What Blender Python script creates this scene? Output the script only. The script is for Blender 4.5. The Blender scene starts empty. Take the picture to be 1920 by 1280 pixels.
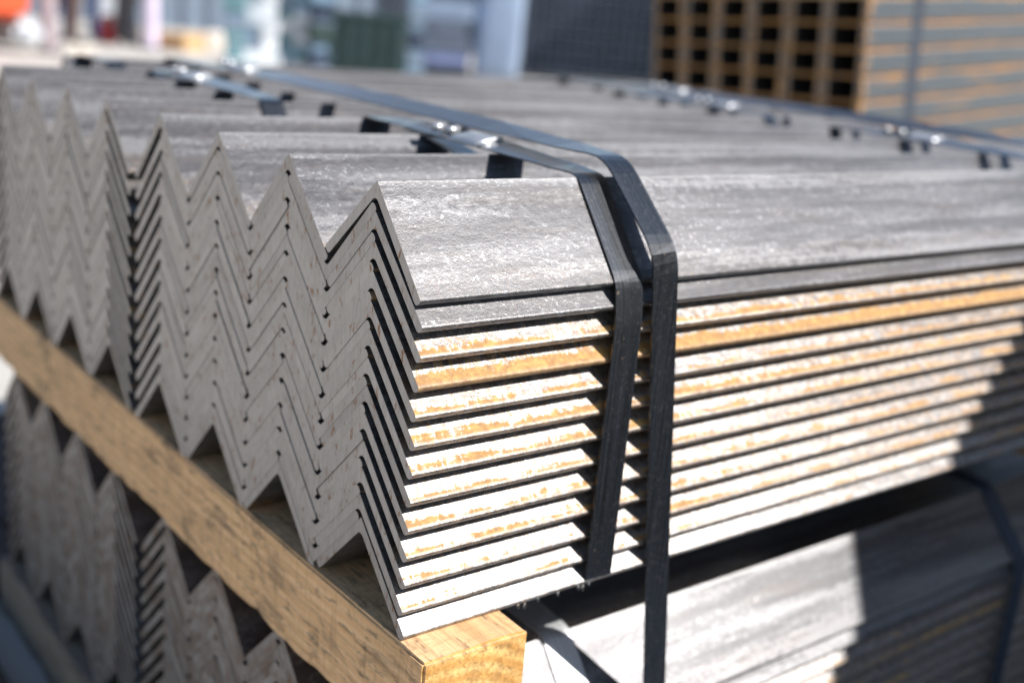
import bpy, bmesh, math, random
from mathutils import Vector, Matrix
random.seed(7)
scene = bpy.context.scene
C = scene.collection

# ------------------------------------------------------------------ units
S = 0.065                      # one leg of an angle bar in metres
Z0 = 8.684                     # stack top above the ground, in legs
def W(x, y, z):                # stack coordinates (legs) -> world metres
    return Vector((x*S, y*S, (z+Z0)*S))

# ------------------------------------------------------------------ camera
RC = ((0.78514399, -0.61299851, 0.08821422), (-0.10090154, -0.26715074, -0.95835764), (0.6110383, 0.74354779, -0.27160429))
CP = (-4.42258698, -7.0830708, 1.22117157)
FPX = 2142.46
cam_d = bpy.data.cameras.new('camera'); cam = bpy.data.objects.new('camera', cam_d); C.objects.link(cam)
m = Matrix.Identity(4)
for i in range(3):
    m[i][0] = RC[0][i]; m[i][1] = -RC[1][i]; m[i][2] = -RC[2][i]
m.translation = W(*CP); cam.matrix_world = m
cam_d.sensor_width = 36; cam_d.lens = FPX/1920*36; cam_d.clip_start = 0.02; cam_d.clip_end = 500
cam_d.dof.use_dof = True; cam_d.dof.focus_distance = 8.3*S; cam_d.dof.aperture_fstop = 4.6
scene.camera = cam

# ------------------------------------------------------------------ light
SUN = Vector((-0.68, 0.90, -1.0)).normalized()
world = bpy.data.worlds.new('World'); scene.world = world; world.use_nodes = True
nt = world.node_tree; bg = nt.nodes['Background']
sky = nt.nodes.new('ShaderNodeTexSky'); sky.sky_type = 'NISHITA'; sky.sun_disc = False
sky.sun_elevation = math.asin(-SUN.z); sky.sun_rotation = math.atan2(-SUN.x, -SUN.y)
sky.dust_density = 0.3
nt.links.new(sky.outputs[0], bg.inputs[0]); bg.inputs[1].default_value = 0.075
sl = bpy.data.lights.new('sun', 'SUN'); sl.energy = 4.6; sl.angle = math.radians(0.53); sl.color = (1.0, 0.965, 0.92)
so = bpy.data.objects.new('sun', sl); C.objects.link(so); so.rotation_euler = SUN.to_track_quat('-Z', 'Y').to_euler(); so.location = (2, -3, 4)
vs = scene.view_settings; vs.view_transform = 'Standard'; vs.look = 'None'; vs.gamma = 1.0; vs.use_curve_mapping = False; vs.exposure = 0.68

# ------------------------------------------------------------------ pixel helpers (1920x1280)
def ray(u, v):
    a = ((u-960)/FPX, (v-640)/FPX, 1.0)
    return Vector([sum(RC[j][i]*a[j] for j in range(3)) for i in range(3)])
def ground(u, v):              # the ground point under a pixel, in metres
    r = ray(u, v); k = (-Z0-CP[2])/r.z
    p = Vector(CP)+r*k
    return Vector((p.x*S, p.y*S, 0.0))

# ------------------------------------------------------------------ node helper
class NB:
    def __init__(s, name):
        s.m = bpy.data.materials.new(name); s.m.use_nodes = True; s.t = s.m.node_tree
        s.b = s.t.nodes['Principled BSDF']
    def n(s, kind, **kw):
        o = s.t.nodes.new(kind)
        for k, v in kw.items(): setattr(o, k, v)
        return o
    def put(s, sock, v):
        if hasattr(v, 'links') or hasattr(v, 'is_linked'): s.t.links.new(v, sock)
        else: sock.default_value = v
    def math(s, op, a, b=None, c=None, clamp=False):
        o = s.n('ShaderNodeMath', operation=op, use_clamp=clamp); s.put(o.inputs[0], a)
        if b is not None: s.put(o.inputs[1], b)
        if c is not None: s.put(o.inputs[2], c)
        return o.outputs[0]
    def vec(s, op, a, b):
        o = s.n('ShaderNodeVectorMath', operation=op); s.put(o.inputs[0], a); s.put(o.inputs[1], b); return o.outputs[0]
    def noise(s, vec, scale=1, detail=4, rough=.55, dist=0.0):
        o = s.n('ShaderNodeTexNoise'); s.put(o.inputs['Vector'], vec)
        o.inputs['Scale'].default_value = scale; o.inputs['Detail'].default_value = detail
        o.inputs['Roughness'].default_value = rough; o.inputs['Distortion'].default_value = dist
        return o.outputs['Fac']
    def step(s, v, a, b):      # smooth step
        o = s.n('ShaderNodeMapRange', interpolation_type='SMOOTHSTEP'); s.put(o.inputs[0], v)
        s.put(o.inputs[1], a); s.put(o.inputs[2], b); return o.outputs[0]
    def mix(s, f, a, b):
        o = s.n('ShaderNodeMix', data_type='RGBA'); s.put(o.inputs[0], f)
        for k, v in ((6, a), (7, b)):
            if isinstance(v, tuple) and len(v) == 3: v = v+(1,)
            s.put(o.inputs[k], v)
        return o.outputs[2]
    def coords(s, unit=S, rnd=True):
        tc = s.n('ShaderNodeTexCoord'); p = s.vec('MULTIPLY', tc.outputs['Object'], (1/unit,)*3)
        if not rnd: return p, p, None
        oi = s.n('ShaderNodeObjectInfo')
        r = s.math('MULTIPLY', oi.outputs['Random'], 173.0)
        return p, s.vec('ADD', p, r), oi
    def bump(s, h, strength, dist):
        o = s.n('ShaderNodeBump'); o.inputs['Strength'].default_value = strength; o.inputs['Distance'].default_value = dist
        s.put(o.inputs['Height'], h); s.t.links.new(o.outputs[0], s.b.inputs['Normal'])
    def out(s, col=None, rough=None, metal=None, spec=None):
        if col is not None: s.put(s.b.inputs['Base Color'], col if not (isinstance(col, tuple) and len(col) == 3) else col+(1,))
        if rough is not None: s.put(s.b.inputs['Roughness'], rough)
        if metal is not None: s.put(s.b.inputs['Metallic'], metal)
        if spec is not None: s.b.inputs['Specular IOR Level'].default_value = spec
        return s.m

def simple(name, col, rough=.6, metal=0.0, var=.25, scale=6.0, unit=1.0):
    b = NB(name); p, q, _ = b.coords(unit)
    n = b.noise(q, scale, 6, .6)
    c0 = tuple(x*(1-var) for x in col); c1 = tuple(min(1, x*(1+var)) for x in col)
    return b.out(b.mix(b.step(n, .3, .7), c0, c1), b.math('MULTIPLY_ADD', n, .25, rough-.12), metal)

# rolled steel face: mill scale, pale patches, flecks, rust towards the toes (amount = object colour red)
def steel_material():
    b = NB('rolled_steel'); p, q, oi = b.coords()
    sep = b.n('ShaderNodeSeparateXYZ'); b.put(sep.inputs[0], p)
    leg = b.math('MULTIPLY', sep.outputs[2], -1.41421)
    oc = b.n('ShaderNodeSeparateColor'); b.put(oc.inputs[0], oi.outputs['Color'])
    bands = b.noise(b.vec('MULTIPLY', q, (.05, 2.6, 2.6)), 1.7, 3, .5, .05)
    patch = b.noise(b.vec('MULTIPLY', q, (.16, 2.4, 2.4)), 2.2, 7, .66, .15)
    mid = b.noise(b.vec('MULTIPLY', q, (.75, 1, 1)), 15.0, 7, .72)
    fine = b.noise(q, 75.0, 3, .7)
    k = b.math('ADD', b.math('MULTIPLY', bands, .9), b.math('MULTIPLY', patch, .55))
    col = b.mix(b.step(patch, .40, .60), (.080, .078, .082), (.130, .127, .133))
    col = b.mix(b.math('MULTIPLY', b.step(mid, .42, .60), .3), col, (.14, .138, .143))
    crust = b.step(b.math('ADD', k, b.math('MULTIPLY', mid, .50)), .95, 1.09)
    col = b.mix(crust, col, (.185, .183, .188))
    bright = b.step(b.math('ADD', k, b.math('MULTIPLY', fine, .55)), 1.10, 1.24)
    col = b.mix(b.math('MULTIPLY', bright, .45), col, (.28, .278, .282))
    brown = b.math('MULTIPLY', b.step(b.noise(b.vec('MULTIPLY', q, (.4, 3, 3)), 2.0, 5, .6), .52, .66), .45)
    col = b.mix(brown, col, (.105, .092, .086))
    fl = b.math('MULTIPLY', b.step(b.noise(b.vec('MULTIPLY', q, (.8, 1, 1)), 34.0, 2, .5, .9), .605, .635), b.step(patch, .44, .56))
    col = b.mix(b.math('MULTIPLY', fl, .8), col, (.30, .298, .30))
    pits = b.step(b.noise(q, 34.0, 3, .6), .36, .31)
    col = b.mix(b.math('MULTIPLY', pits, .6), col, (.05, .047, .045))
    col = b.mix(b.math('MULTIPLY', b.math('MULTIPLY', oc.outputs[2], b.math('MULTIPLY_ADD', b.step(mid, .42, .58), .26, .17)), 1.0), col, (.56, .555, .55))
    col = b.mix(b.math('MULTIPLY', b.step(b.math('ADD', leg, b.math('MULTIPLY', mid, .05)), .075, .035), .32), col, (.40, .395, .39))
    # rust along the toe
    toe = b.step(leg, .80, .97)
    rn = b.math('ADD', b.math('MULTIPLY', b.noise(b.vec('MULTIPLY', q, (1.1, 7, 7)), 1.5, 6, .7, .2), .62), b.math('MULTIPLY', b.noise(b.vec('MULTIPLY', q, (16, 2.5, 2.5)), 1.5, 5, .7), .38))
    amt = oc.outputs[0]
    thr = b.math('SUBTRACT', .90, b.math('MULTIPLY', amt, .34))
    rust = b.step(b.math('ADD', rn, b.math('MULTIPLY', toe, .30)), thr, b.math('ADD', thr, .05))
    rust = b.math('MULTIPLY', rust, b.math('MULTIPLY', b.step(leg, .70, .86), b.math('SUBTRACT', 1.0, b.math('MULTIPLY', b.step(leg, .955, .985), b.math('SUBTRACT', 1.0, b.math('POWER', amt, 3.0))))))
    crack = b.noise(b.vec('MULTIPLY', q, (8, 2.6, 2.6)), 1.5, 6, .7, 1.5)
    cr = b.math('MULTIPLY', b.step(b.math('ABSOLUTE', b.math('SUBTRACT', crack, .5)), .040, .010), b.math('MULTIPLY', b.step(leg, .72, .84), b.math('MULTIPLY', amt, 1.2)))
    rust = b.math('MAXIMUM', rust, b.math('MULTIPLY', cr, .8))
    rc = b.mix(b.step(mid, .4, .65), (.35, .165, .034), (.57, .315, .07))
    col = b.mix(b.math('MULTIPLY', rust, .90), col, rc)
    col = b.mix(b.math('MULTIPLY', b.step(b.noise(b.vec('MULTIPLY', q, (3, 3, 3)), 9.0, 4, .7, 1.0), .60, .64), .45), col, (.10, .085, .075))
    rough = b.math('ADD', b.math('MULTIPLY_ADD', mid, .22, .27), b.math('MULTIPLY', rust, .3))
    metal = b.math('MULTIPLY', b.math('SUBTRACT', 1.0, rust), b.math('MULTIPLY_ADD', b.step(oc.outputs[2], .1, .5), .33, .50))
    h = b.math('ADD', b.math('MULTIPLY', fine, .35), b.math('ADD', b.math('MULTIPLY', mid, .8), b.math('MULTIPLY', patch, .4)))
    b.bump(h, .55, .00055)
    return b.out(col, rough, metal)

def cut_material():
    b = NB('sawn_steel_end'); p, q, oi = b.coords()
    st = b.noise(b.vec('MULTIPLY', q, (1, 34, 2.6)), 1.0, 4, .65)
    cl = b.noise(q, 3.0, 4, .6)
    col = b.mix(b.step(st, .3, .7), (.38, .352, .334), (.48, .448, .428))
    col = b.mix(b.math('MULTIPLY', b.step(cl, .45, .62), .3), col, (.32, .285, .262))
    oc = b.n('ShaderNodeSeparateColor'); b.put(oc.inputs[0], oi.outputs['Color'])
    col = b.mix(b.math('MULTIPLY', b.step(cl, .35, .6), oc.outputs[1]), col, (.20, .135, .095))  # lower ends browner: rust tone plus surrounding shade put into the colour
    tint = b.math('MULTIPLY_ADD', oi.outputs['Random'], .16, .88)
    col = b.vec('MULTIPLY', col, tint)
    sp = b.noise(b.vec('MULTIPLY', q, (1, 26, 7.5)), 1.0, 3, .6)
    col = b.mix(b.math('MULTIPLY', b.step(sp, .59, .64), b.step(cl, .42, .58)), col, (.24, .115, .05))
    b.bump(st, .35, .0002)
    return b.out(col, b.math('MULTIPLY_ADD', st, .2, .40), .7)

def strap_material(name, dark, light, metal, rough):
    b = NB(name); p, q, oi = b.coords()
    st = b.noise(b.vec('MULTIPLY', q, (46, .5, .5)), 1.0, 3, .6)
    du = b.noise(q, 28.0, 5, .75)
    sp = b.step(b.noise(q, 17.0, 2, .6), .70, .74)
    col = b.mix(b.step(st, .35, .75), dark, light)
    col = b.mix(b.math('MULTIPLY', b.step(du, .52, .72), .28), col, (.22, .2, .19))
    col = b.mix(b.math('MULTIPLY', sp, .5), col, (.30, .20, .13))
    b.bump(b.math('ADD', st, b.math('MULTIPLY', du, .3)), .25, .0002)
    b.b.inputs['Coat Weight'].default_value = 1.0; b.b.inputs['Coat Roughness'].default_value = .16; b.b.inputs['Coat IOR'].default_value = 1.6
    b.b.inputs['Sheen Weight'].default_value = .55; b.b.inputs['Sheen Roughness'].default_value = .25; b.b.inputs['Sheen Tint'].default_value = (.9, .88, .92, 1)
    return b.out(col, b.math('MULTIPLY_ADD', st, .25, rough-.12), metal)

def wood_material(name, light, dark, stain=.5, pith=(-.35, -1.1)):
    b = NB(name); p, q, oi = b.coords()
    warp = b.noise(b.vec('MULTIPLY', q, (1, .25, 1)), 1.3, 3, .5)
    sep = b.n('ShaderNodeSeparateXYZ'); b.put(sep.inputs[0], p)
    dx = b.math('SUBTRACT', sep.outputs[0], pith[0]); dz = b.math('SUBTRACT', sep.outputs[2], pith[1])
    r = b.math('SQRT', b.math('ADD', b.math('MULTIPLY', dx, dx), b.math('MULTIPLY', dz, dz)))
    r = b.math('ADD', r, b.math('MULTIPLY', warp, .22))
    ring = b.math('MULTIPLY_ADD', b.math('SINE', b.math('MULTIPLY', r, 52.0)), .5, .5)
    fib = b.noise(b.vec('MULTIPLY', q, (24, .6, 24)), 1.0, 5, .65)
    sawn = b.noise(b.vec('MULTIPLY', q, (3, 16, 1.2)), 1.0, 4, .6)
    col = b.mix(b.math('MULTIPLY', ring, .75), light, dark)
    col = b.mix(b.math('MULTIPLY', b.step(fib, .46, .62), .55), col, tuple(x*.68 for x in dark))
    col = b.mix(b.math('MULTIPLY', b.step(sawn, .5, .65), .35), col, tuple(x*.6 for x in dark))
    big = b.noise(b.vec('MULTIPLY', q, (1.6, .8, 1.6)), 1.5, 7, .72, .5)
    spk = b.noise(b.vec('MULTIPLY', q, (3, .7, 3)), 5.0, 6, .75)
    st = b.math('ADD', b.math('MULTIPLY', b.step(big, .52, .64), .6), b.math('MULTIPLY', b.step(spk, .545, .62), .75), clamp=True)
    col = b.mix(b.math('MULTIPLY', st, stain), col, (.055, .045, .04))
    b.bump(b.math('ADD', b.math('ADD', fib, b.math('MULTIPLY', ring, .35)), b.math('MULTIPLY', spk, .6)), .8, .0008)
    return b.out(col, .78, 0.0)

def concrete_material():
    b = NB('concrete_ground'); tc = b.n('ShaderNodeTexCoord'); q = tc.outputs['Object']
    n = b.noise(q, .6, 8, .65); f = b.noise(q, 30, 5, .7); g = b.noise(q, 4, 5, .6)
    col = b.mix(b.step(n, .3, .7), (.42, .395, .36), (.60, .57, .52))
    col = b.mix(b.math('MULTIPLY', b.step(f, .5, .7), .3), col, (.26, .25, .24))
    col = b.mix(b.math('MULTIPLY', b.step(g, .58, .75), .4), col, (.28, .26, .24))
    b.bump(f, .4, .004)
    return b.out(col, .85)

M = dict(steel=steel_material(), cut=cut_material(),
         strap=strap_material('black_strap_paint', (.008, .0095, .012), (.030, .036, .046), .45, .33),
         galv=strap_material('bare_zinc_strap', (.50, .51, .52), (.66, .67, .68), .35, .42),
         seal=simple('bright_zinc', (.58, .59, .61), .36, .6, .15, 60),
         wood=wood_material('sawn_pine', (.88, .56, .30), (.74, .42, .19), .72),
         wood2=wood_material('weathered_pine', (.36, .29, .22), (.25, .19, .14), .5, (.6, 1.4)),
         endgrain=wood_material('sawn_end_grain', (.86, .54, .20), (.60, .28, .06), .42),
         plank=wood_material('clean_planks', (.72, .52, .30), (.56, .36, .17), .12),
         ground=concrete_material())

M['slate'] = simple('dark_slate_paint', (.035, .045, .065), .6, .1, .25, 3)
# ------------------------------------------------------------------ object helpers
def link(name, me, mats, loc=(0, 0, 0), parent=None):
    o = bpy.data.objects.new(name, me); C.objects.link(o); o.location = loc
    if mats is not None:
        for mm in (mats if isinstance(mats, (list, tuple)) else [mats]): me.materials.append(mm)
    if parent is not None: o.parent = parent
    return o
def tag(o, label, cat, group=None, kind=None):
    o['label'] = label; o['category'] = cat
    if group: o['group'] = group
    if kind: o['kind'] = kind
    return o
def empty(name, loc):
    o = bpy.data.objects.new(name, None); C.objects.link(o); o.location = loc; o.empty_display_size = .05; return o
def box_mesh(name, sx, sy, sz, bevel=0.0, org=(0, 0, 0)):
    bm = bmesh.new(); bmesh.ops.create_cube(bm, size=1.0)
    for v in bm.verts: v.co = Vector((v.co.x*sx+org[0], v.co.y*sy+org[1], v.co.z*sz+org[2]))
    if bevel: bmesh.ops.bevel(bm, geom=bm.edges[:], offset=bevel, segments=2, affect='EDGES')
    me = bpy.data.meshes.new(name); bm.to_mesh(me); bm.free(); return me
def cyl_mesh(name, r, h, n=20, r2=None):
    bm = bmesh.new(); bmesh.ops.create_cone(bm, cap_ends=True, segments=n, radius1=r, radius2=r if r2 is None else r2, depth=h)
    for v in bm.verts: v.co.z += h/2
    me = bpy.data.meshes.new(name); bm.to_mesh(me); bm.free(); return me

# ------------------------------------------------------------------ ground
bm = bmesh.new(); bmesh.ops.create_grid(bm, x_segments=2, y_segments=2, size=150)
me = bpy.data.meshes.new('ground'); bm.to_mesh(me); bm.free()
g = link('ground', me, M['ground']); g['kind'] = 'structure'; g['label'] = 'pale sunlit concrete yard under the steel stacks'

# ------------------------------------------------------------------ angle bars
H, V = 0.68162, 0.22374        # half pitch of the ridges, level pitch
GAP = 0.188                    # clear gap between bundles
T = 0.0786                     # leg thickness
LEN = 14.4                     # bar length
A = math.sqrt(.5)
def YK(k): return 2*H*k+(GAP if k > 3 else 0)+(GAP if k > 7 else 0)

def arc(cx, cy, r, a0, a1, n):
    return [(cx+r*math.cos(a0+(a1-a0)*i/n), cy+r*math.sin(a0+(a1-a0)*i/n)) for i in range(n+1)]
def profile(lr, ll, t=T, rr=.055, rt=.034):
    pi = math.pi; e = .009
    ro = .022
    p = [(e, 0)]+arc(lr-ro, ro, ro, -pi/2, 0, 3)
    p += arc(lr-rt, t-rt, rt, 0, pi/2, 4)
    p += arc(t+rr, t+rr, rr, -pi/2, -pi, 5)
    p += arc(t-rt, ll-rt, rt, 0, pi/2, 4)
    p += arc(ro, ll-ro, ro, pi/2, pi, 3)+[(0, e)]
    out = []
    for a, b_ in p:            # a down the right (sunlit) leg, b down the left leg
        q = ((-a+b_)*A, (-a-b_)*A)
        if not out or (abs(q[0]-out[-1][0])+abs(q[1]-out[-1][1])) > 1e-5: out.append(q)
    return out
def angle_bm(bm, lr, ll, x0=0.0, x1=LEN, mat=None):
    pr = profile(lr, ll); n = len(pr)
    a = [bm.verts.new((x0*S, y*S, z*S)) for y, z in pr]; b_ = [bm.verts.new((x1*S, y*S, z*S)) for y, z in pr]
    if mat is not None:
        for v in a+b_: v.co = mat @ v.co
    for i in range(n):
        f = bm.faces.new((a[i], a[(i+1) % n], b_[(i+1) % n], b_[i])); f.material_index = 0
    f1 = bm.faces.new(list(reversed(a))); f2 = bm.faces.new(b_); f1.material_index = f2.material_index = 1
def angle_mesh(name, lr, ll):
    bm = bmesh.new(); angle_bm(bm, lr, ll); bmesh.ops.recalc_face_normals(bm, faces=bm.faces[:])
    me = bpy.data.meshes.new(name); bm.to_mesh(me); bm.free()
    me.materials.append(M['steel']); me.materials.append(M['cut']); return me
ME_R = angle_mesh('angle_ridge', 1.0, .952)
ME_E = angle_mesh('angle_ridge_edge', 1.0, 1.0)
ME_V = angle_mesh('angle_valley', .985, .985)

ORD = ['topmost', 'second', 'third', 'fourth', 'fifth', 'sixth', 'seventh', 'eighth', 'ninth', 'tenth', 'eleventh', 'twelfth', 'bottom']
COL = ['first', 'second', 'third', 'fourth', 'fifth', 'sixth', 'seventh', 'eighth', 'ninth', 'tenth']
RUST = [.0, .03, .48, .86, .45, .57, .48, .39, .43, .41, .40, .36, .22]
stuff_bm = bmesh.new()
def bar_matrix(k, i, valley, xoff, z):
    rx = random.uniform(-.018, .018)*math.pi/180; jx = random.uniform(-.007, .007)+xoff
    dy = random.uniform(-.0004, .0004); dz = random.uniform(-.0003, .0003)
    if valley: y, zz = YK(k)+H, z-H-(i+1)*V; rx += math.pi
    else: y, zz = YK(k), z-i*V
    if not valley and i == 0 and k == 0: rx += 3.5*math.pi/180; dy -= .004; dz += .004
    if not valley and i == 12 and k == 0: dy -= .033; dz += .033
    return W(jx, y+dy, zz+dz), rx
def bundle(ks, z, xoff, where, group, individual):
    """ridge bars and the valley bars nested between them; individual(k, i, valley) says which are objects of their own"""
    for k in ks:
        for i in range(13):
            for valley in (False, True):
                if valley and (i == 12 or k == ks[-1]): continue
                loc, rx = bar_matrix(k, i, valley, xoff, z)
                me = ME_V if valley else (ME_E if k == ks[-1] else ME_R)
                if individual(k, i, valley):
                    o = bpy.data.objects.new('steel_angle_bar', me); C.objects.link(o)
                    o.location = loc; o.rotation_euler = (rx, 0, 0)
                    if valley: lab = f'{ORD[i]} V-down steel angle bar between {COL[k]} and {COL[k+1]} ridge columns, {where}'
                    else: lab = f'{ORD[i]} ridge-up steel angle bar in {COL[k]} column from sunlit side, {where}'
                    tag(o, lab, 'angle bar', group)
                    r = RUST[i]
                    if k > 0: r = .15+.35*random.random()
                    if z < -1: r *= .5
                    if i == 0: r = .05 if k == 0 else .2
                    o.color = (r, .55 if z < -1 else 0.0, 0.0 if i < 2 else random.uniform(.65, .95), 1)  # green channel browns lower bundle ends, part rust, part painted-in shade
                else:
                    mt = Matrix.Translation(loc) @ Matrix.Rotation(rx, 4, 'X')
                    angle_bm(stuff_bm, 1.0, 1.0 if (valley or k == ks[-1]) else .952, mat=mt)
yes = lambda k, i, v: True
bundle([0, 1, 2, 3], 0.0, 0.0, 'upper front bundle', 'angle bars of the upper front bundle', yes)
bundle([4, 5, 6, 7], 0.0, 0.0, 'upper second bundle', 'angle bars of the upper second bundle', yes)
bundle([8, 9], -.02, 1.75, 'upper rear bundle', 'angle bars of the upper rear bundle', lambda k, i, v: i < 2 and not v)
ZL = -4.342
bundle([0, 1, 2, 3], ZL, .06, 'lower front bundle', 'angle bars of the lower front bundle', yes)
bundle([4, 5, 6, 7], ZL, .06, 'lower second bundle', 'angle bars of the lower second bundle', lambda k, i, v: i < 5 and k < 7)
bundle([8, 9], ZL, 1.75, 'lower rear bundle', '', lambda k, i, v: False)
bmesh.ops.recalc_face_normals(stuff_bm, faces=stuff_bm.faces[:])
me = bpy.data.meshes.new('angle_bars_remainder'); stuff_bm.to_mesh(me); stuff_bm.free()
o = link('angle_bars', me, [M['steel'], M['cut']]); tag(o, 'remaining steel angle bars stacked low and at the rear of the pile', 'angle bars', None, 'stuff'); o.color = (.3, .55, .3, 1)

# ------------------------------------------------------------------ timbers
def timber_mesh(name, sx, sy, sz, rough=.010, seed=1, div=26):
    rnd = random.Random(seed); bm = bmesh.new(); bmesh.ops.create_cube(bm, size=1.0)
    for v in bm.verts: v.co = Vector((v.co.x*sx, v.co.y*sy, v.co.z*sz))
    bmesh.ops.bevel(bm, geom=bm.edges[:], offset=.022*S, segments=2, affect='EDGES')
    for k in range(1, div*3):  # slices along the grain, then across
        bmesh.ops.bisect_plane(bm, geom=bm.verts[:]+bm.edges[:]+bm.faces[:], plane_co=(0, -sy/2+sy*k/(div*3), 0), plane_no=(0, 1, 0))
    for k in range(1, 6):
        bmesh.ops.bisect_plane(bm, geom=bm.verts[:]+bm.edges[:]+bm.faces[:], plane_co=(-sx/2+sx*k/6, 0, 0), plane_no=(1, 0, 0))
    from mathutils import noise
    for v in bm.verts:
        c = v.co/S; o1 = Vector((seed*7.3, 0, 0))
        ex = min(1, abs(v.co.x)/(sx/2)); ez = min(1, abs(v.co.z)/(sz/2)); edge = max(0, ex*ez-.86)/.14
        n = noise.noise(Vector((c.x*1.2, c.y*.7, c.z*1.2))+o1); n2 = noise.noise(Vector((c.x*4, c.y*3.1, c.z*4))+o1)
        pull = edge*max(0, n*.35+n2*.7+.05)*.075*S
        v.co.x -= math.copysign(pull, v.co.x); v.co.z -= math.copysign(pull, v.co.z)
        if abs(abs(v.co.y)-sy/2) < .03*S: v.co.y += n2*rough*S*1.6
        if v.co.x < -sx*.4: v.co.x += n2*rough*S
    bm.normal_update()
    for f in bm.faces: f.material_index = 1 if abs(f.normal.y) > .8 else 0
    me = bpy.data.meshes.new(name); bm.to_mesh(me); bm.free(); return me
def timber(x0, x1, y0, y1, z0, z1, mat, label, seed):
    me = timber_mesh('timber', (x1-x0)*S, (y1-y0)*S, (z1-z0)*S, seed=seed, div=int(6+(y1-y0)*1.6))
    o = link('timber_bearer', me, [mat, M['endgrain'] if mat is M['wood'] else mat], W((x0+x1)/2, (y0+y1)/2, (z0+z1)/2))
    return tag(o, label, 'timber', 'timber bearers of the steel stack')
ZB, ZT = -3.40, -4.336
timber(-.03, .98, -1.06, 10.5, ZT, ZB, M['wood'], 'sawn pine bearer between upper and lower bundles with bright end grain', 3)
timber(11.6, 12.6, -1.0, 13.6, ZT, ZB, M['wood'], 'sawn pine bearer across the far ends, under upper bundles', 5)
timber(2.6, 3.6, 10.7, 13.6, ZT, ZB, M['wood'], 'short pine bearer under the upper rear bundle', 6)
timber(-.05, .98, -1.0, 10.6, ZL-4.342, ZL-3.40, M['wood2'], 'weathered grey bearer on the ground under the lower bundles', 8)
timber(11.6, 12.6, -1.0, 13.6, ZL-4.342, ZL-3.40, M['wood2'], 'weathered bearer on the ground under the far ends', 9)
timber(2.6, 3.6, 10.7, 13.6, ZL-4.342, ZL-3.40, M['wood2'], 'short weathered bearer on the ground under the rear bundle', 10)

# old dark dunnage boards lying on the ground beside the cut ends
M['dunnage'] = wood_material('dark_old_boards', (.085, .065, .055), (.05, .04, .035), .6)
for q, (xc, ya, yb) in enumerate(((-3.8, 2, 18.2), (-2.5, 2, 18.7), (-1.25, 2, 18.4), (0.0, 10.9, 18.8), (1.25, 10.9, 18.5), (2.5, 14.0, 18.6))):
    me = timber_mesh('board', 1.2*S, (yb-ya)*S, .4*S, seed=70+q, div=5)
    o = link('dunnage_board', me, [M['dunnage'], M['dunnage']], W(xc, (ya+yb)/2, -Z0+.2))
    tag(o, ('outermost', 'second', 'third', 'fourth', 'fifth', 'innermost')[q]+' of the dark old dunnage boards on the ground beside the cut ends', 'board', 'dunnage boards on the ground')

# ------------------------------------------------------------------ straps
def ribbon(name, pts, w, th, closed=False, rnd_=.05, org=None):
    """a flat band of width w (along X) following pts (x, y, z in legs); bends are rounded"""
    P = [Vector(p[:3]) for p in pts]; TW = [math.radians(p[3]) if len(p) > 3 else 0.0 for p in pts]; n = len(P); R = []; RT = []
    for i, p in enumerate(P):
        if not closed and i in (0, n-1): R.append(p); RT.append(TW[i]); continue
        a, b_ = P[i-1], P[(i+1) % n]
        da = min(rnd_, (a-p).length*.45); db = min(rnd_, (b_-p).length*.45)
        s_, e_ = p+(a-p).normalized()*da, p+(b_-p).normalized()*db
        for q in range(5):
            u = q/4; R.append(s_*(1-u)**2+p*2*u*(1-u)+e_*u*u); RT.append(TW[i])
    n = len(R); bm = bmesh.new(); rings = []
    o0 = org or R[0]
    for i, p in enumerate(R):
        if closed: t = R[(i+1) % n]-R[i-1]
        else: t = R[min(i+1, n-1)]-R[max(i-1, 0)]
        t.normalize(); wd = Vector((1, 0, 0)); wd = (wd-t*wd.dot(t)).normalized(); wd = Matrix.Rotation(RT[i], 3, t) @ wd; nn = t.cross(wd).normalized()
        rings.append([bm.verts.new((p+wd*sx*w/2+nn*sn*th/2-o0)*S) for sx, sn in ((-1, -1), (1, -1), (1, 1), (-1, 1))])
    for i in range(n if closed else n-1):
        a, b_ = rings[i], rings[(i+1) % n]
        for j in range(4): bm.faces.new((a[j], a[(j+1) % 4], b_[(j+1) % 4], b_[j]))
    if not closed: bm.faces.new(rings[0]); bm.faces.new(rings[-1])
    bmesh.ops.recalc_face_normals(bm, faces=bm.faces[:])
    me = bpy.data.meshes.new(name); bm.to_mesh(me); bm.free(); return me, o0

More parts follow.
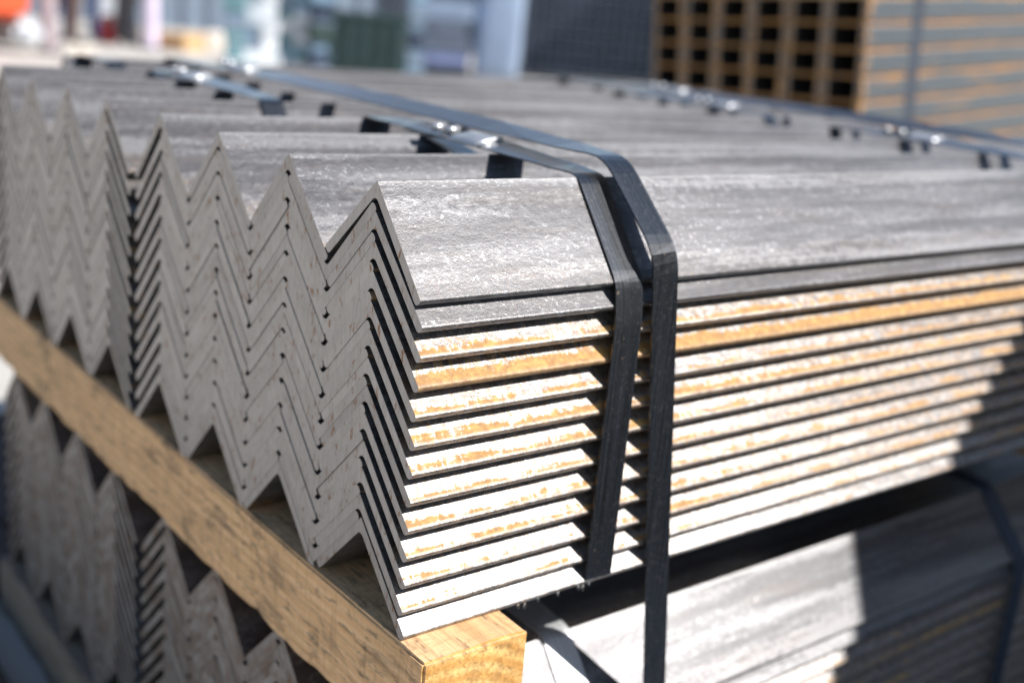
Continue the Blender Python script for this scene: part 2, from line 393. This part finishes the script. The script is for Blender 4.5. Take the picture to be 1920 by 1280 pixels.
def seal_parts(par, org, x, y, z, w, slope=.0):
    """crimped sleeve, two notched crimps and the loose tail of a strap joint"""
    def L(q): return (Vector(q)-org)*S
    bm = bmesh.new(); prof = [(-.5, -.018), (-.53, .0), (-.49, .022), (-.25, .034), (0, .038), (.25, .034), (.49, .022), (.53, .0), (.5, -.018)]
    for yy in (0, .04, .42, .46):
        f = .93 if yy in (0, .46) else 1.0
        for a, b_ in prof: bm.verts.new(Vector((a*w*1.06, yy, b_*f+.012))*S)
    bm.verts.ensure_lookup_table(); n = len(prof)
    for r in range(3):
        for i in range(n-1): bm.faces.new((bm.verts[r*n+i], bm.verts[r*n+i+1], bm.verts[(r+1)*n+i+1], bm.verts[(r+1)*n+i]))
    bm.faces.new([bm.verts[i] for i in range(n)][::-1]); bm.faces.new([bm.verts[3*n+i] for i in range(n)])
    for f in bm.faces: f.smooth = True
    me = bpy.data.meshes.new('seal'); bm.to_mesh(me); bm.free()
    o = link('seal', me, M['seal'], L((x, y, z)), par); o.rotation_euler = (0, -.19, 0)
    for j, yy in enumerate((.62, .86)):
        bm = bmesh.new(); bmesh.ops.create_cone(bm, cap_ends=True, segments=14, radius1=.042*S, radius2=.042*S, depth=.15*S)
        bmesh.ops.rotate(bm, verts=bm.verts[:], cent=(0, 0, 0), matrix=Matrix.Rotation(math.pi/2, 3, 'Y'))
        bmesh.ops.bevel(bm, geom=bm.edges[:], offset=.006*S, segments=2, affect='EDGES')
        for f in bm.faces: f.smooth = True
        me = bpy.data.meshes.new('crimp'); bm.to_mesh(me); bm.free()
        link('crimp', me, M['seal'], L((x-.01, y+yy, z+.05)), par)
        me = cyl_mesh('crimp_pin', .040*S, .05*S, 12)
        pin = link('crimp_pin', me, M['strap'], L((x+.105, y+yy-.03, z+.05)), par); pin.rotation_euler = (0, math.pi/2, 0)
def strap(pts, w, closed, mat, label, group, seal=None, tail=None, rnd_=.10):
    me, o0 = ribbon('strap', pts, w, .013, closed, rnd_)
    if seal or tail:
        root = empty('steel_strap', W(*o0)); link('band', me, mat, (0, 0, 0), root)
        if seal: seal_parts(root, o0, *seal)
        if tail:
            tm, _ = ribbon('tail', tail, w*.98, .013, False, .3, o0); link('loose_tail', tm, mat, (0, 0, 0), root)
    else: root = link('steel_strap', me, mat, W(*o0))
    return tag(root, label, 'strap', group)
G = 'straps round the angle bundles'
SW = .30
def loop(k0, k1, z, x, mx, bulge=0.03, skew=0.0, nb=None, top=None):
    ya, yb = YK(k0), YK(k1); zb = z-A-12*V-.02
    X = lambda y, zz: x+mx*y+skew*(zz-z)
    yy0, yy1 = ya-A-.022, yb+A+.022
    pts = [(yy0, z-1.05), (yy0+.05, z-A-.03), (ya-.012, z+bulge)] if k0 == 0 else [(yy0, z-A+.02), (ya-.012, z+bulge)]
    if k1 > k0+1: pts += [(ya+.5, z+bulge+.012, 5), (ya+1.4, z+bulge+.03, 11), (yb-1.0, z+bulge+.03, 11), (yb-.4, z+bulge+.012, 5)]
    pts += [(yb+.012, z+bulge), (yy1, z-A+.02), (yy1, zb), (yy0, zb)]
    return [(X(q[0], q[1]), q[0], q[1])+tuple(-a for a in q[2:]) for q in pts]
XI = 2.07
strap(loop(0, 3, 0, XI, .10, .02), SW, True, M['strap'], 'black strap with crimped seal tight round the upper front bundle, near its cut ends', G,
      seal=(XI+.165, 1.62, .052, SW), tail=[(XI+.31, 3.1, .004), (XI+.27, 2.5, -.045), (XI+.21, 1.95, -.125), (XI+.18, 1.62, -.13)])
strap(loop(4, 7, 0, XI-.45, .06, .02), SW, True, M['strap'], 'black strap with seal tight round the upper second bundle, near its cut ends', G,
      seal=(XI+.03, 8.0, .052, SW), tail=[(XI+.0, 9.3, .004), (XI-.02, 8.8, -.045), (XI-.04, 8.4, -.12), (XI-.05, 8.1, -.13)])
YE = YK(9)+A+.03
def long_loop(x, mx, sk):
    X = lambda y, z: x+mx*y if y > -.1 else x-.09+sk*z
    pts = [(-.75, -.50), (-.02, .165), (.9, .172, 9), (2.2, .178, 17), (3.8, .178, 20), (5.3, .175, 20), (7.4, .15, 18), (8.9, .125, 12), (10.6, .06, 5), (YK(9)+.02, .03), (YE, -.7), (YE, ZL-3.42), (-.745, ZL-3.42)]
    return [(X(q[0], min(q[1], 0)), q[0], q[1])+tuple(-a for a in q[2:]) for q in pts]
strap(long_loop(2.33, .10, -.14), .285, True, M['strap'], 'long black strap wrapped round upper and lower bundles together, near their cut ends', G, rnd_=.18,
      seal=(3.18, 8.75, .135, SW))
strap(loop(0, 3, 0, 10.45, .12, .02), SW, True, M['strap'], 'black strap with seal round the upper front bundle, towards its far end', G, seal=(10.45+.36, 2.2, .052, SW))
strap(loop(4, 7, 0, 10.6, .10, .02), SW, True, M['strap'], 'black strap with seal round the upper second bundle, towards its far end', G, seal=(10.6+.75, 6.6, .052, SW))
strap(long_loop(11.1, .12, -.05), .285, True, M['strap'], 'long black strap round upper and lower bundles together, towards their far end', G, rnd_=.18, seal=(12.2, 8.6, .135, SW))
strap(loop(0, 3, ZL, 2.25, .05, .02), .34, True, M['galv'], 'bare silver strap tight round the lower front bundle, near its cut ends', G)
strap(loop(0, 3, ZL, 9.95, .05, .02), .30, True, M['slate'], 'black strap tight round the lower front bundle, in the shaded part', G)
strap(loop(8, 9, -.02, 2.1, .0, .02), SW, True, M['strap'], 'black strap tight round the upper rear bundle', G)

# water drops hanging from the lowest toe
for j, (x, l) in enumerate(((1.12, .05), (1.19, .075), (1.33, .04), (1.55, .05), (1.78, .05), (1.83, .07), (1.90, .045))):
    bm = bmesh.new(); bmesh.ops.create_icosphere(bm, subdivisions=2, radius=.014*S)
    for v in bm.verts:
        if v.co.z > 0: v.co.x *= 1-.7*v.co.z/(.014*S); v.co.y *= 1-.7*v.co.z/(.014*S)
        v.co.z *= l/.03
    for f in bm.faces: f.smooth = True
    me = bpy.data.meshes.new('water_drop'); bm.to_mesh(me); bm.free()
    if j == 0:
        nb_ = NB('water'); nb_.b.inputs['Transmission Weight'].default_value = 1.0; nb_.b.inputs['IOR'].default_value = 1.33
        M['water'] = nb_.out((1.0, 1.0, 1.0), .02)
    o = link('water_drop', me, M['water'], W(x, -A-.025, -A-12*V-l*.62+.03))
    tag(o, 'clear water drop hanging from the lowest sunlit bar edge', 'water drop', 'drops under the lowest bar')

# ------------------------------------------------------------------ rusty box sections behind
def tube_material():
    b = NB('rusty_box_section'); p, q, oi = b.coords()
    sep = b.n('ShaderNodeSeparateXYZ'); b.put(sep.inputs[0], p)
    e = b.step(b.math('ABSOLUTE', sep.outputs[2]), .275, .335)
    n = b.noise(b.vec('MULTIPLY', q, (.4, 3, 3)), 1.2, 6, .65); f = b.noise(q, 9, 4, .6)
    col = b.mix(b.step(f, .3, .7), (.085, .10, .115), (.14, .155, .17))
    r = b.step(b.math('ADD', n, b.math('MULTIPLY', e, .26)), .60, .70)
    endm = b.step(sep.outputs[0], .35, .15)
    r = b.math('MAXIMUM', r, b.math('MULTIPLY', endm, b.step(f, .46, .58)))
    col = b.mix(r, col, b.mix(b.step(f, .35, .65), (.26, .13, .05), (.52, .27, .08)))
    return b.out(col, b.math('MULTIPLY_ADD', r, .4, .4), b.math('MULTIPLY', b.math('SUBTRACT', 1.0, r), .4))
M['tube'] = tube_material()
M['inside'] = simple('dark_bore', (.035, .03, .028), .8, 0, .2, 8)  # tube bores get a darker colour than the outer faces
TP, TR, TL = 1.392, .748, 34.0
def tube_mesh():
    bm = bmesh.new()
    def rr(w, h, r):
        o = []
        for cx, cy, a0 in ((w/2-r, h/2-r, 0), (-w/2+r, h/2-r, .5), (-w/2+r, -h/2+r, 1), (w/2-r, -h/2+r, 1.5)):
            o += arc(cx, cy, r, a0*math.pi, (a0+.5)*math.pi, 2)
        return o
    rings = []
    for prof in (rr(TP-.012, TR-.012, .10), rr(TP-.44, TR-.10, .05)):
        rings.append([[bm.verts.new(Vector((x, y, z))*S) for y, z in prof] for x in (0, TL)])
    n = 12
    for j in range(n):
        k = (j+1) % n
        for r_, mi in ((0, 0), (1, 1)):
            f = bm.faces.new((rings[r_][0][j], rings[r_][0][k], rings[r_][1][k], rings[r_][1][j])); f.material_index = mi
        for e_ in (0, 1): bm.faces.new((rings[0][e_][j], rings[0][e_][k], rings[1][e_][k], rings[1][e_][j]))
    bmesh.ops.recalc_face_normals(bm, faces=bm.faces[:])
    me = bpy.data.meshes.new('box_section'); bm.to_mesh(me); bm.free()
    me.materials.append(M['tube']); me.materials.append(M['inside']); return me
BX = Vector((0.99620805, 0.0354615, 0.07944811)); BY = Vector((-0.03213204, 0.99856676, -0.04280127)); BZ = BX.cross(BY)
BO = Vector((24.51043, 13.389196, .857744))
BR = Matrix((BX, BY, BZ)).transposed()
def beam_loc(x, y, z): return W(*(BO+BX*x+BY*y+BZ*z))
tm = tube_mesh(); RN = ['lowest', 'second', 'third', 'fourth', 'fifth', 'sixth', 'seventh', 'eighth', 'ninth']
for r in range(9):
    for cidx in range(6):
        o = bpy.data.objects.new('steel_box_section', tm); C.objects.link(o)
        o.matrix_world = Matrix.Translation(beam_loc(random.uniform(-.05, .05), (cidx+.47)*TP, (r-4)*TR-.03)) @ BR.to_4x4()
        tag(o, f'rusty hollow box section, {RN[r]} row, {COL[cidx]} column from the grey side face', 'box section', 'rusty box sections stacked behind')
zb = -4.5*TR-.04
for xx, nn in ((1.5, 6), (26.0, 8)):
    top = (BO+BX*xx+BY*4.2+BZ*zb).z; hh = (top+Z0)/nn
    for q in range(nn):
        c = BO+BX*xx+BY*4.2
        me = timber_mesh('sleeper', 1.2*S, 9.2*S, (hh-.004)*S, seed=20+q, div=6)
        o = link('timber_sleeper', me, [M['wood2'], M['wood2']], W(c.x, c.y, -Z0+hh*(q+.5)))
        tag(o, f'{RN[q]} weathered timber sleeper in the crib under the ' + ('open ends' if xx < 5 else 'far end') + ' of the rusty box sections', 'sleeper', 'sleepers under the box sections')
# strap down the side of the box sections
def bp(x, y, z): q = BO+BX*x+BY*y+BZ*z; return (q.x, q.y, q.z)
zt = 4.5*TR+.0
pts = [bp(2.62, -.03, zb), bp(2.62, -.03, zt), bp(2.62, 6*TP, zt), bp(2.62, 6*TP, zb)]
me, o0 = ribbon('strap', pts, .5, .03, True, .1); o = link('steel_strap', me, M['slate'], W(*o0))
tag(o, 'dark strap wrapped round the stack of rusty box sections', 'strap')

# ------------------------------------------------------------------ neighbouring pile (right of the frame) whose end throws the shade
SH_Z = 10.0; SH_X = 9.83+.68*SH_Z
M['crate'] = simple('grey_painted_steel', (.22, .24, .26), .55, .1, .25, 5)
for q in range(6):
    hh = (SH_Z+Z0)/6
    me = timber_mesh('baulk', 30*S, 9.0*S, (hh-.006)*S, seed=40+q, div=3)
    o = link('timber_baulk', me, [M['wood2'], M['wood2']], W(SH_X+15, -14.2, -Z0+hh*(q+.5)))
    tag(o, f'{RN[q]} wide timber baulk in the tall pile across the aisle', 'baulk', 'timber baulks across the aisle')

# unseen dark pile added across the aisle to dim strap reflections and bounce
M['dimmer'] = simple('dimmer_dark', (.03, .035, .045), .6, 0, .3, 3)
def dimmer_mesh():
    from mathutils import noise
    bm = bmesh.new(); nx, ny = 40, 14; prof = [(-7.7, -Z0), (-7.85, -7), (-7.9, -5.7), (-8.4, -5.2), (-11.5, -4.8), (-14.5, -4.5), (-17, -4.6), (-19.6, -4.9), (-20.0, -5.5), (-20.1, -7), (-20.3, -Z0)]
    rows = []
    for i in range(nx+1):
        x = -8+i*24/nx
        rows.append([bm.verts.new(W(x, y+.25*noise.noise(Vector((x*.8, y, z))), z+(.15*noise.noise(Vector((x*.6, y*.6, 3))) if z > -Z0 else 0))) for y, z in prof])
    for i in range(nx):
        for j in range(len(prof)-1):
            f = bm.faces.new((rows[i][j], rows[i+1][j], rows[i+1][j+1], rows[i][j+1])); f.smooth = True
    bm.faces.new(rows[0]); bm.faces.new(rows[-1][::-1]); bmesh.ops.recalc_face_normals(bm, faces=bm.faces[:])
    me = bpy.data.meshes.new('dimmer'); bm.to_mesh(me); bm.free(); return me
o = link('dimmer_pile', dimmer_mesh(), M['dimmer']); tag(o, 'unseen long dark pile added across the aisle to dim reflections and bounce', 'covered pile')

# ------------------------------------------------------------------ background yard
def facing(p):                 # rotation about z so that local -Y looks back to the camera
    d = p-W(*CP); return math.atan2(-d.x, d.y)
M['wall'] = simple('blue_grey_cladding', (.22, .27, .34), .55, .1, .12, .8)
M['roof'] = simple('dark_roof', (.16, .17, .19), .6, .1)
M['orange'] = simple('orange_red_paint', (.72, .10, .03), .35, 0, .1, 3)
M['white'] = simple('white_plastic', (.6, .62, .65), .45, 0, .1, 5)
M['glass'] = simple('dark_glass', (.02, .025, .03), .12, 0, .1)
M['rubber'] = simple('black_rubber', (.02, .02, .02), .8, 0, .2)
M['red'] = simple('red_plastic', (.55, .05, .05), .45, 0, .1)
M['lilac'] = simple('pale_lilac_paint', (.70, .62, .76), .5, 0, .08)
M['mauve'] = simple('mauve_grey_paint', (.40, .33, .35), .6, 0, .1)
M['green'] = simple('dark_green_paint', (.03, .06, .06), .55, 0, .25, 4)
M['zinc'] = simple('galvanised_sheet', (.16, .19, .25), .42, .3, .2, 6)
M['lav'] = simple('lavender_film', (.22, .26, .45), .4, 0, .1)
M['paleblue'] = simple('pale_blue_film', (.27, .34, .46), .4, 0, .12, 4)
M['sack'] = simple('grey_sack', (.50, .53, .57), .8, 0, .15, 8)
M['cream'] = simple('pale_concrete', (.72, .66, .58), .7, 0, .1, 5)

# ribbed yard wall, its unseen height cut low so straps reflect sky
pw = ground(420, 62); ang = facing(pw)
wr = empty('low_clad_wall', pw); wr.rotation_euler = (0, 0, ang)
link('wall', box_mesh('wall', 18, .3, 1.4, 0, (3, .5, .7)), M['wall'], (0, 0, 0), wr)
link('coping', box_mesh('coping', 18.2, .4, .06, 0, (3, .5, 1.43)), M['roof'], (0, 0, 0), wr)
rib = box_mesh('rib', .06, .05, 1.35, .01, (0, 0, .675)); rib.materials.append(M['wall'])
for j in range(45): o = link('rib', rib, None, (-5.8+.4*j, .325, 0), wr)
dm = link('gate', box_mesh('gate', 1.6, .06, 1.3, .01, (0, 0, .65)), M['slate'], (3.3, .31, 0), wr)
link('gate_handle', box_mesh('door_handle', .04, .06, .3, .01, (0, 0, 0)), M['seal'], (-.6, -.05, 1.1), dm)
tag(wr, 'long low blue-grey clad wall closing the yard, cut low for sky reflections', 'fence')

# orange-red van, only a corner shows
pv = ground(52, 100); rv_ = empty('parked_van', pv); rv_.rotation_euler = (0, 0, facing(pv)+.35)
bm = bmesh.new()
side = [(-1.9, .26), (.0, .26), (.06, .45), (.02, .85), (-.75, 1.0), (-1.15, 1.75), (-4.3, 1.8), (-4.4, .3)]
a = [bm.verts.new((x, 0, z)) for x, z in side]; b_ = [bm.verts.new((x, 1.75, z)) for x, z in side]
for j in range(len(side)): bm.faces.new((a[j], a[(j+1) % len(side)], b_[(j+1) % len(side)], b_[j]))
bm.faces.new(a); bm.faces.new(b_[::-1]); bmesh.ops.recalc_face_normals(bm, faces=bm.faces[:])
bmesh.ops.bevel(bm, geom=bm.edges[:], offset=.06, segments=3, affect='EDGES')
me = bpy.data.meshes.new('body'); bm.to_mesh(me); bm.free(); link('body', me, M['orange'], (0, 0, 0), rv_)
link('bumper', box_mesh('bumper', .25, 1.8, .2, .06, (.02, .875, .16)), M['white'], (0, 0, 0), rv_)
link('sill', box_mesh('sill', 3.0, .08, .18, .03, (-2.2, -.01, .22)), M['white'], (0, 0, 0), rv_)
for yy in (.25, 1.5): link('headlight', box_mesh('headlight', .06, .28, .16, .03, (.05, yy, .66)), M['white'], (0, 0, 0), rv_)
link('side_window', box_mesh('side_window', 1.3, .03, .5, .01, (-1.9, -.005, 1.35)), M['glass'], (0, 0, 0), rv_)
for xx in (-.75, -3.5):
    for yy in (-.02, 1.6):
        wme = cyl_mesh('wheel', .31, .18, 28); w_ = link('wheel', wme, M['rubber'], (xx, yy+.17, .31), rv_); w_.rotation_euler = (math.pi/2, 0, 0)
        rme = cyl_mesh('rim', .19, .02, 20); link('rim', rme, M['seal'], (0, 0, .175), w_)
tag(rv_, 'orange-red van with white bumper parked beyond the stack', 'van')

# a person in blue trousers
def person(p, rz, label, trousers, top, skin=(.55, .36, .27)):
    J = dict(pel=(0, 0, .95), sp=(0, .01, 1.15), ch=(0, .02, 1.36), nk=(0, 0, 1.50), hd=(0, -.02, 1.62), tp=(0, -.01, 1.74),
             hl=(-.10, 0, .90), kl=(-.12, -.03, .50), al=(-.12, .02, .09), fl=(-.14, -.15, .045), hr=(.10, 0, .90), kr=(.13, -.06, .50), ar=(.14, .04, .09), fr=(.17, -.13, .045),
             sl=(-.19, .02, 1.40), el=(-.25, .03, 1.13), wl=(-.24, -.10, .92), ml=(-.23, -.14, .83), sr=(.19, .02, 1.40), er=(.25, .03, 1.13), wr=(.24, -.10, .92), mr=(.23, -.14, .83))
    Rr = dict(pel=.15, sp=.14, ch=.155, nk=.06, hd=.095, tp=.07, hl=.10, kl=.065, al=.045, fl=.04, hr=.10, kr=.065, ar=.045, fr=.04, sl=.06, el=.045, wl=.03, ml=.03, sr=.06, er=.045, wr=.03, mr=.03)
    E = 'pel-sp sp-ch ch-nk nk-hd hd-tp pel-hl hl-kl kl-al al-fl pel-hr hr-kr kr-ar ar-fr ch-sl sl-el el-wl wl-ml ch-sr sr-er er-wr wr-mr'.split()
    names = list(J); me = bpy.data.meshes.new('person')
    me.from_pydata([J[n] for n in names], [tuple(names.index(q) for q in e.split('-')) for e in E], [])
    o = link('person', me, None, p); o.rotation_euler = (0, 0, rz)
    md = o.modifiers.new('skin', 'SKIN')
    for n, sv in zip(names, me.skin_vertices[0].data): sv.radius = (Rr[n], Rr[n]); sv.use_root = n == 'pel'
    o.modifiers.new('sub', 'SUBSURF').render_levels = 2
    b = NB('clothes'); tc = b.n('ShaderNodeTexCoord'); sp = b.n('ShaderNodeSeparateXYZ'); b.put(sp.inputs[0], tc.outputs['Object'])
    z = sp.outputs[2]; c = b.mix(b.step(z, .93, .95), trousers, top); c = b.mix(b.step(z, 1.50, 1.52), c, skin); c = b.mix(b.step(z, 1.67, 1.68), c, (.05, .035, .025)); c = b.mix(b.step(z, .10, .09), c, (.03, .03, .03))
    me.materials.append(b.out(c, .85)); return tag(o, label, 'person')
pp = ground(150, 80); person(pp, facing(pp), 'person standing in dark blue trousers and beige jacket beyond the stack', (.025, .045, .13), (.46, .36, .28))

pp = ground(232, 84); person(pp, facing(pp)+1.2, 'person standing in charcoal trousers and grey jacket near the red fuel can', (.035, .035, .04), (.35, .37, .40))
pp = ground(118, 92); person(pp, facing(pp)+2.4, 'person standing in brown trousers and red jacket near the orange-red van', (.11, .07, .055), (.45, .06, .05))

def placed(name, mesh, mat, p, label, cat, rz=None, group=None):
    o = link(name, mesh, mat, p); o.rotation_euler = (0, 0, facing(p) if rz is None else rz); return tag(o, label, cat, group)
def post(u, v, r, h, mat, label):
    p = ground(u, v); root = empty('bollard', p); link('tube', cyl_mesh('tube', r, h, 24), mat, (0, 0, 0), root)
    link('cap', cyl_mesh('cap', r*1.08, .04, 24, r*.6), mat, (0, 0, h), root); link('base_plate', box_mesh('base_plate', r*3, r*3, .02, .003, (0, 0, .01)), M['slate'], (0, 0, 0), root)
    tag(root, label, 'bollard')
post(283, 92, .075, 1.1, M['lilac'], 'pale lilac painted steel bollard by the plank stack')
post(92, 100, .065, 1.1, M['mauve'], 'mauve-grey steel bollard beside the orange-red van')
post(247, 84, .06, 1.1, M['slate'], 'dark slate bollard behind the red fuel can')
# red can, sacks
p = ground(203, 82); root = empty('fuel_can', p); root.rotation_euler = (0, 0, facing(p))
link('body', box_mesh('body', .22, .16, .24, .03, (0, 0, .12)), M['red'], (0, 0, 0), root)
link('handle', box_mesh('handle', .12, .03, .05, .012, (0, 0, .27)), M['red'], (0, 0, 0), root)
link('cap', cyl_mesh('cap', .025, .04, 14), M['rubber'], (.08, 0, .24), root); tag(root, 'red plastic fuel can standing on the concrete', 'fuel can')
p = ground(216, 66); root = empty('sack_pallet', p)
root.rotation_euler = (0, 0, facing(p))
for j in range(3): link('runner', box_mesh('runner', .1, .6, .1, .005, (-.25+.25*j, 0, .05)), M['wood2'], (0, 0, 0), root)
link('deck', box_mesh('deck', .62, .62, .025, .004, (0, 0, .115)), M['wood2'], (0, 0, 0), root); tag(root, 'small wooden pallet carrying grey sacks', 'pallet')
def lump(name, sx, sy, sz, seed, amp=.08, n=3):
    from mathutils import noise
    bm = bmesh.new(); bmesh.ops.create_cube(bm, size=1.0); bmesh.ops.subdivide_edges(bm, edges=bm.edges[:], cuts=7, use_grid_fill=True)
    for v in bm.verts:
        d = noise.noise_vector(v.co*n+Vector((seed*3.1, 0, 0)))*amp; c = v.co.copy()
        rr = 1-.10*max(0, (abs(c.x)*2)**4*(abs(c.y)*2)**4)-.10*(abs(c.z)*2)**4*max(abs(c.x), abs(c.y))
        v.co = Vector(((c.x*rr+d.x)*sx, (c.y*rr+d.y)*sy, max(0, (c.z*rr+.5+d.z*(c.z+.5)))*sz))
    for f in bm.faces: f.smooth = True
    me = bpy.data.meshes.new(name); bm.to_mesh(me); bm.free(); return me
for j in range(3): placed('cement_sack', lump('cement_sack', .5, .36, .14, 60+j), M['sack'], p+Vector((0, 0, .128+.125*j)), ('lowest', 'middle', 'top')[j]+' grey sack on the small pallet', 'sack', None, 'grey sacks')
# two pale pipe rings added to stand for blurred glints
for u, w_ in ((137, 'beside the dark blue trousers'), (166, 'next to the red fuel can')):
    p = ground(u, 112); bm = bmesh.new(); n = 28; R0, R1, dd = .065, .02, .10
    vv = [[bm.verts.new((math.cos(2*math.pi*j/n)*r, y, math.sin(2*math.pi*j/n)*r+.065)) for j in range(n)] for r, y in ((R0, 0), (R0, dd), (R1, dd), (R1, 0))]
    for q in range(4):
        for j in range(n): bm.faces.new((vv[q][j], vv[q][(j+1) % n], vv[(q+1) % 4][(j+1) % n], vv[(q+1) % 4][j]))
    bmesh.ops.recalc_face_normals(bm, faces=bm.faces[:]); me = bpy.data.meshes.new('pipe'); bm.to_mesh(me); bm.free()
    placed('glint_ring', me, M['cream'], p, 'pale pipe ring added as a blurred glint '+w_, 'pipe offcut', None, 'added glint rings')
# plank stack
p = ground(345, 94); rz = facing(p)-.5; pm = box_mesh('plank', .42, .75, .042, .003, (0, 0, .021)); pm.materials.append(M['plank'])
for j in range(4):
    o = placed('plank', pm, None, p+Vector((random.uniform(-.01, .01), random.uniform(-.02, .02), .044*j)), ('bottom', 'second', 'third', 'top')[j]+' plank of the low sunlit plank stack', 'plank', rz, 'planks in the low stack')
p2 = ground(400, 98); placed('concrete_block', lump('concrete_block', .22, .22, .22, 77, .04), M['cream'], p2, 'cream concrete block in bright sun by the plank stack', 'block')
# columns of parts crates in mixed blue-greys
CR = {'pale grey': (.50, .54, .58), 'blue-grey': (.20, .26, .34), 'navy': (.03, .045, .08), 'white': (.72, .74, .76), 'steel blue': (.24, .36, .48), 'dark green': (.03, .055, .05), 'teal': (.16, .30, .34)}
CM = {k: simple('crate_'+k.replace(' ', '_'), c, .45, .15, .2, 9) for k, c in CR.items()}
rc = random.Random(11)
for ci, u in enumerate((438, 470, 500, 532, 562, 594, 772, 860)):
    p = ground(u, rc.uniform(138, 150)); ht = 0.0; rz = facing(p)+rc.uniform(-.25, .25); lv = 0
    pal = ['pale grey', 'white', 'steel blue', 'blue-grey', 'teal'] if u < 590 else ['navy', 'dark green', 'blue-grey', 'steel blue']
    while ht < .78:
        w, h = rc.uniform(.12, .2), rc.uniform(.08, .2); cn = rc.choice(pal)
        root = empty('parts_crate', p+Vector((0, 0, ht))); root.rotation_euler = (0, 0, rz+rc.uniform(-.1, .1))
        link('body', box_mesh('body', w, w*1.3, h*.86, .008, (0, 0, h*.43)), CM[cn], (0, 0, 0), root)
        link('lid', box_mesh('lid', w*1.05, w*1.36, h*.12, .005, (0, 0, h*.925)), CM[rc.choice(pal)], (0, 0, 0), root)
        tag(root, f'{cn} parts crate, number {["one","two","three","four","five","six","seven","eight","nine","ten","eleven","twelve"][lv]} up in {COL[ci]} crate column from plank stack', 'crate', 'parts crates in the yard'); ht += h; lv += 1
# dark green bin
p = ground(668, 150); root = empty('steel_bin', p); root.rotation_euler = (0, 0, facing(p))
link('body', box_mesh('body', .82, .7, .46, .02, (0, .35, .29)), M['green'], (0, 0, 0), root)
for j in range(6): link('rib', box_mesh('rib', .05, .04, .44, .006, (-.35+.14*j, -.02, .29)), M['green'], (0, 0, 0), root)
link('rim', box_mesh('rim', .88, .76, .05, .01, (0, .35, .545)), M['green'], (0, 0, 0), root)
for sx in (-.35, .35): link('foot', box_mesh('foot', .12, .6, .07, .005, (sx, .35, .035)), M['slate'], (0, 0, 0), root)
tag(root, 'dark green ribbed steel bin beyond the bundles', 'bin')
# galvanised sheet packs
p = ground(818, 150); rz = facing(p)
ht = 0.0
for j, (hh, mt, nm) in enumerate(((.14, 'slate', 'dark slate'), (.12, 'lav', 'lavender wrapped'), (.16, 'zinc', 'blue-grey galvanised'), (.14, 'zinc', 'upper blue-grey galvanised'), (.2, 'paleblue', 'pale blue wrapped topmost'))):
    placed('sheet_pack', box_mesh('sheet_pack', .62-.03*(j % 2), .8, hh-.01, .012, (random.uniform(-.03, .03), .4, hh/2)), M[mt], p+Vector((0, 0, ht)), nm+' sheet pack in the metal stack', 'sheet pack', rz, 'sheet packs'); ht += hh
p = ground(928, 152); placed('wrapped_column', lump('wrapped_column', .48, .46, 1.3, 12, .03, 2), M['paleblue'], p, 'tall pale blue film-wrapped load beside the sheet packs', 'load')
# dark mesh cage
p = ground(1100, 158); root = empty('mesh_cage', p); root.rotation_euler = (0, 0, facing(p))
for sx in (-.75, .75):
    for sy in (0, .8): link('corner_post', box_mesh('corner_post', .05, .05, 1.6, .005, (sx, sy, .8)), M['slate'], (0, 0, 0), root)
link('back_panel', box_mesh('back_panel', 1.48, .03, 1.5, 0, (0, .79, .8)), M['slate'], (0, 0, 0), root)
for sx in (-.73, .73): link('side_panel', box_mesh('side_panel', .02, .74, 1.5, 0, (sx, .4, .8)), M['slate'], (0, 0, 0), root)
for j in range(15): link('wire', box_mesh('wire', .012, .012, 1.55, 0, (-.70+.1*j, .0, .8)), M['zinc'], (0, 0, 0), root)
for j in range(11): link('cross_wire', box_mesh('cross_wire', 1.48, .012, .012, 0, (0, -.014, .1+.14*j)), M['zinc'], (0, 0, 0), root)
link('floor', box_mesh('floor', 1.44, .74, .04, 0, (0, .4, .07)), M['slate'], (0, 0, 0), root)
tag(root, 'dark slate wire mesh storage cage beside the rusty box sections', 'cage')
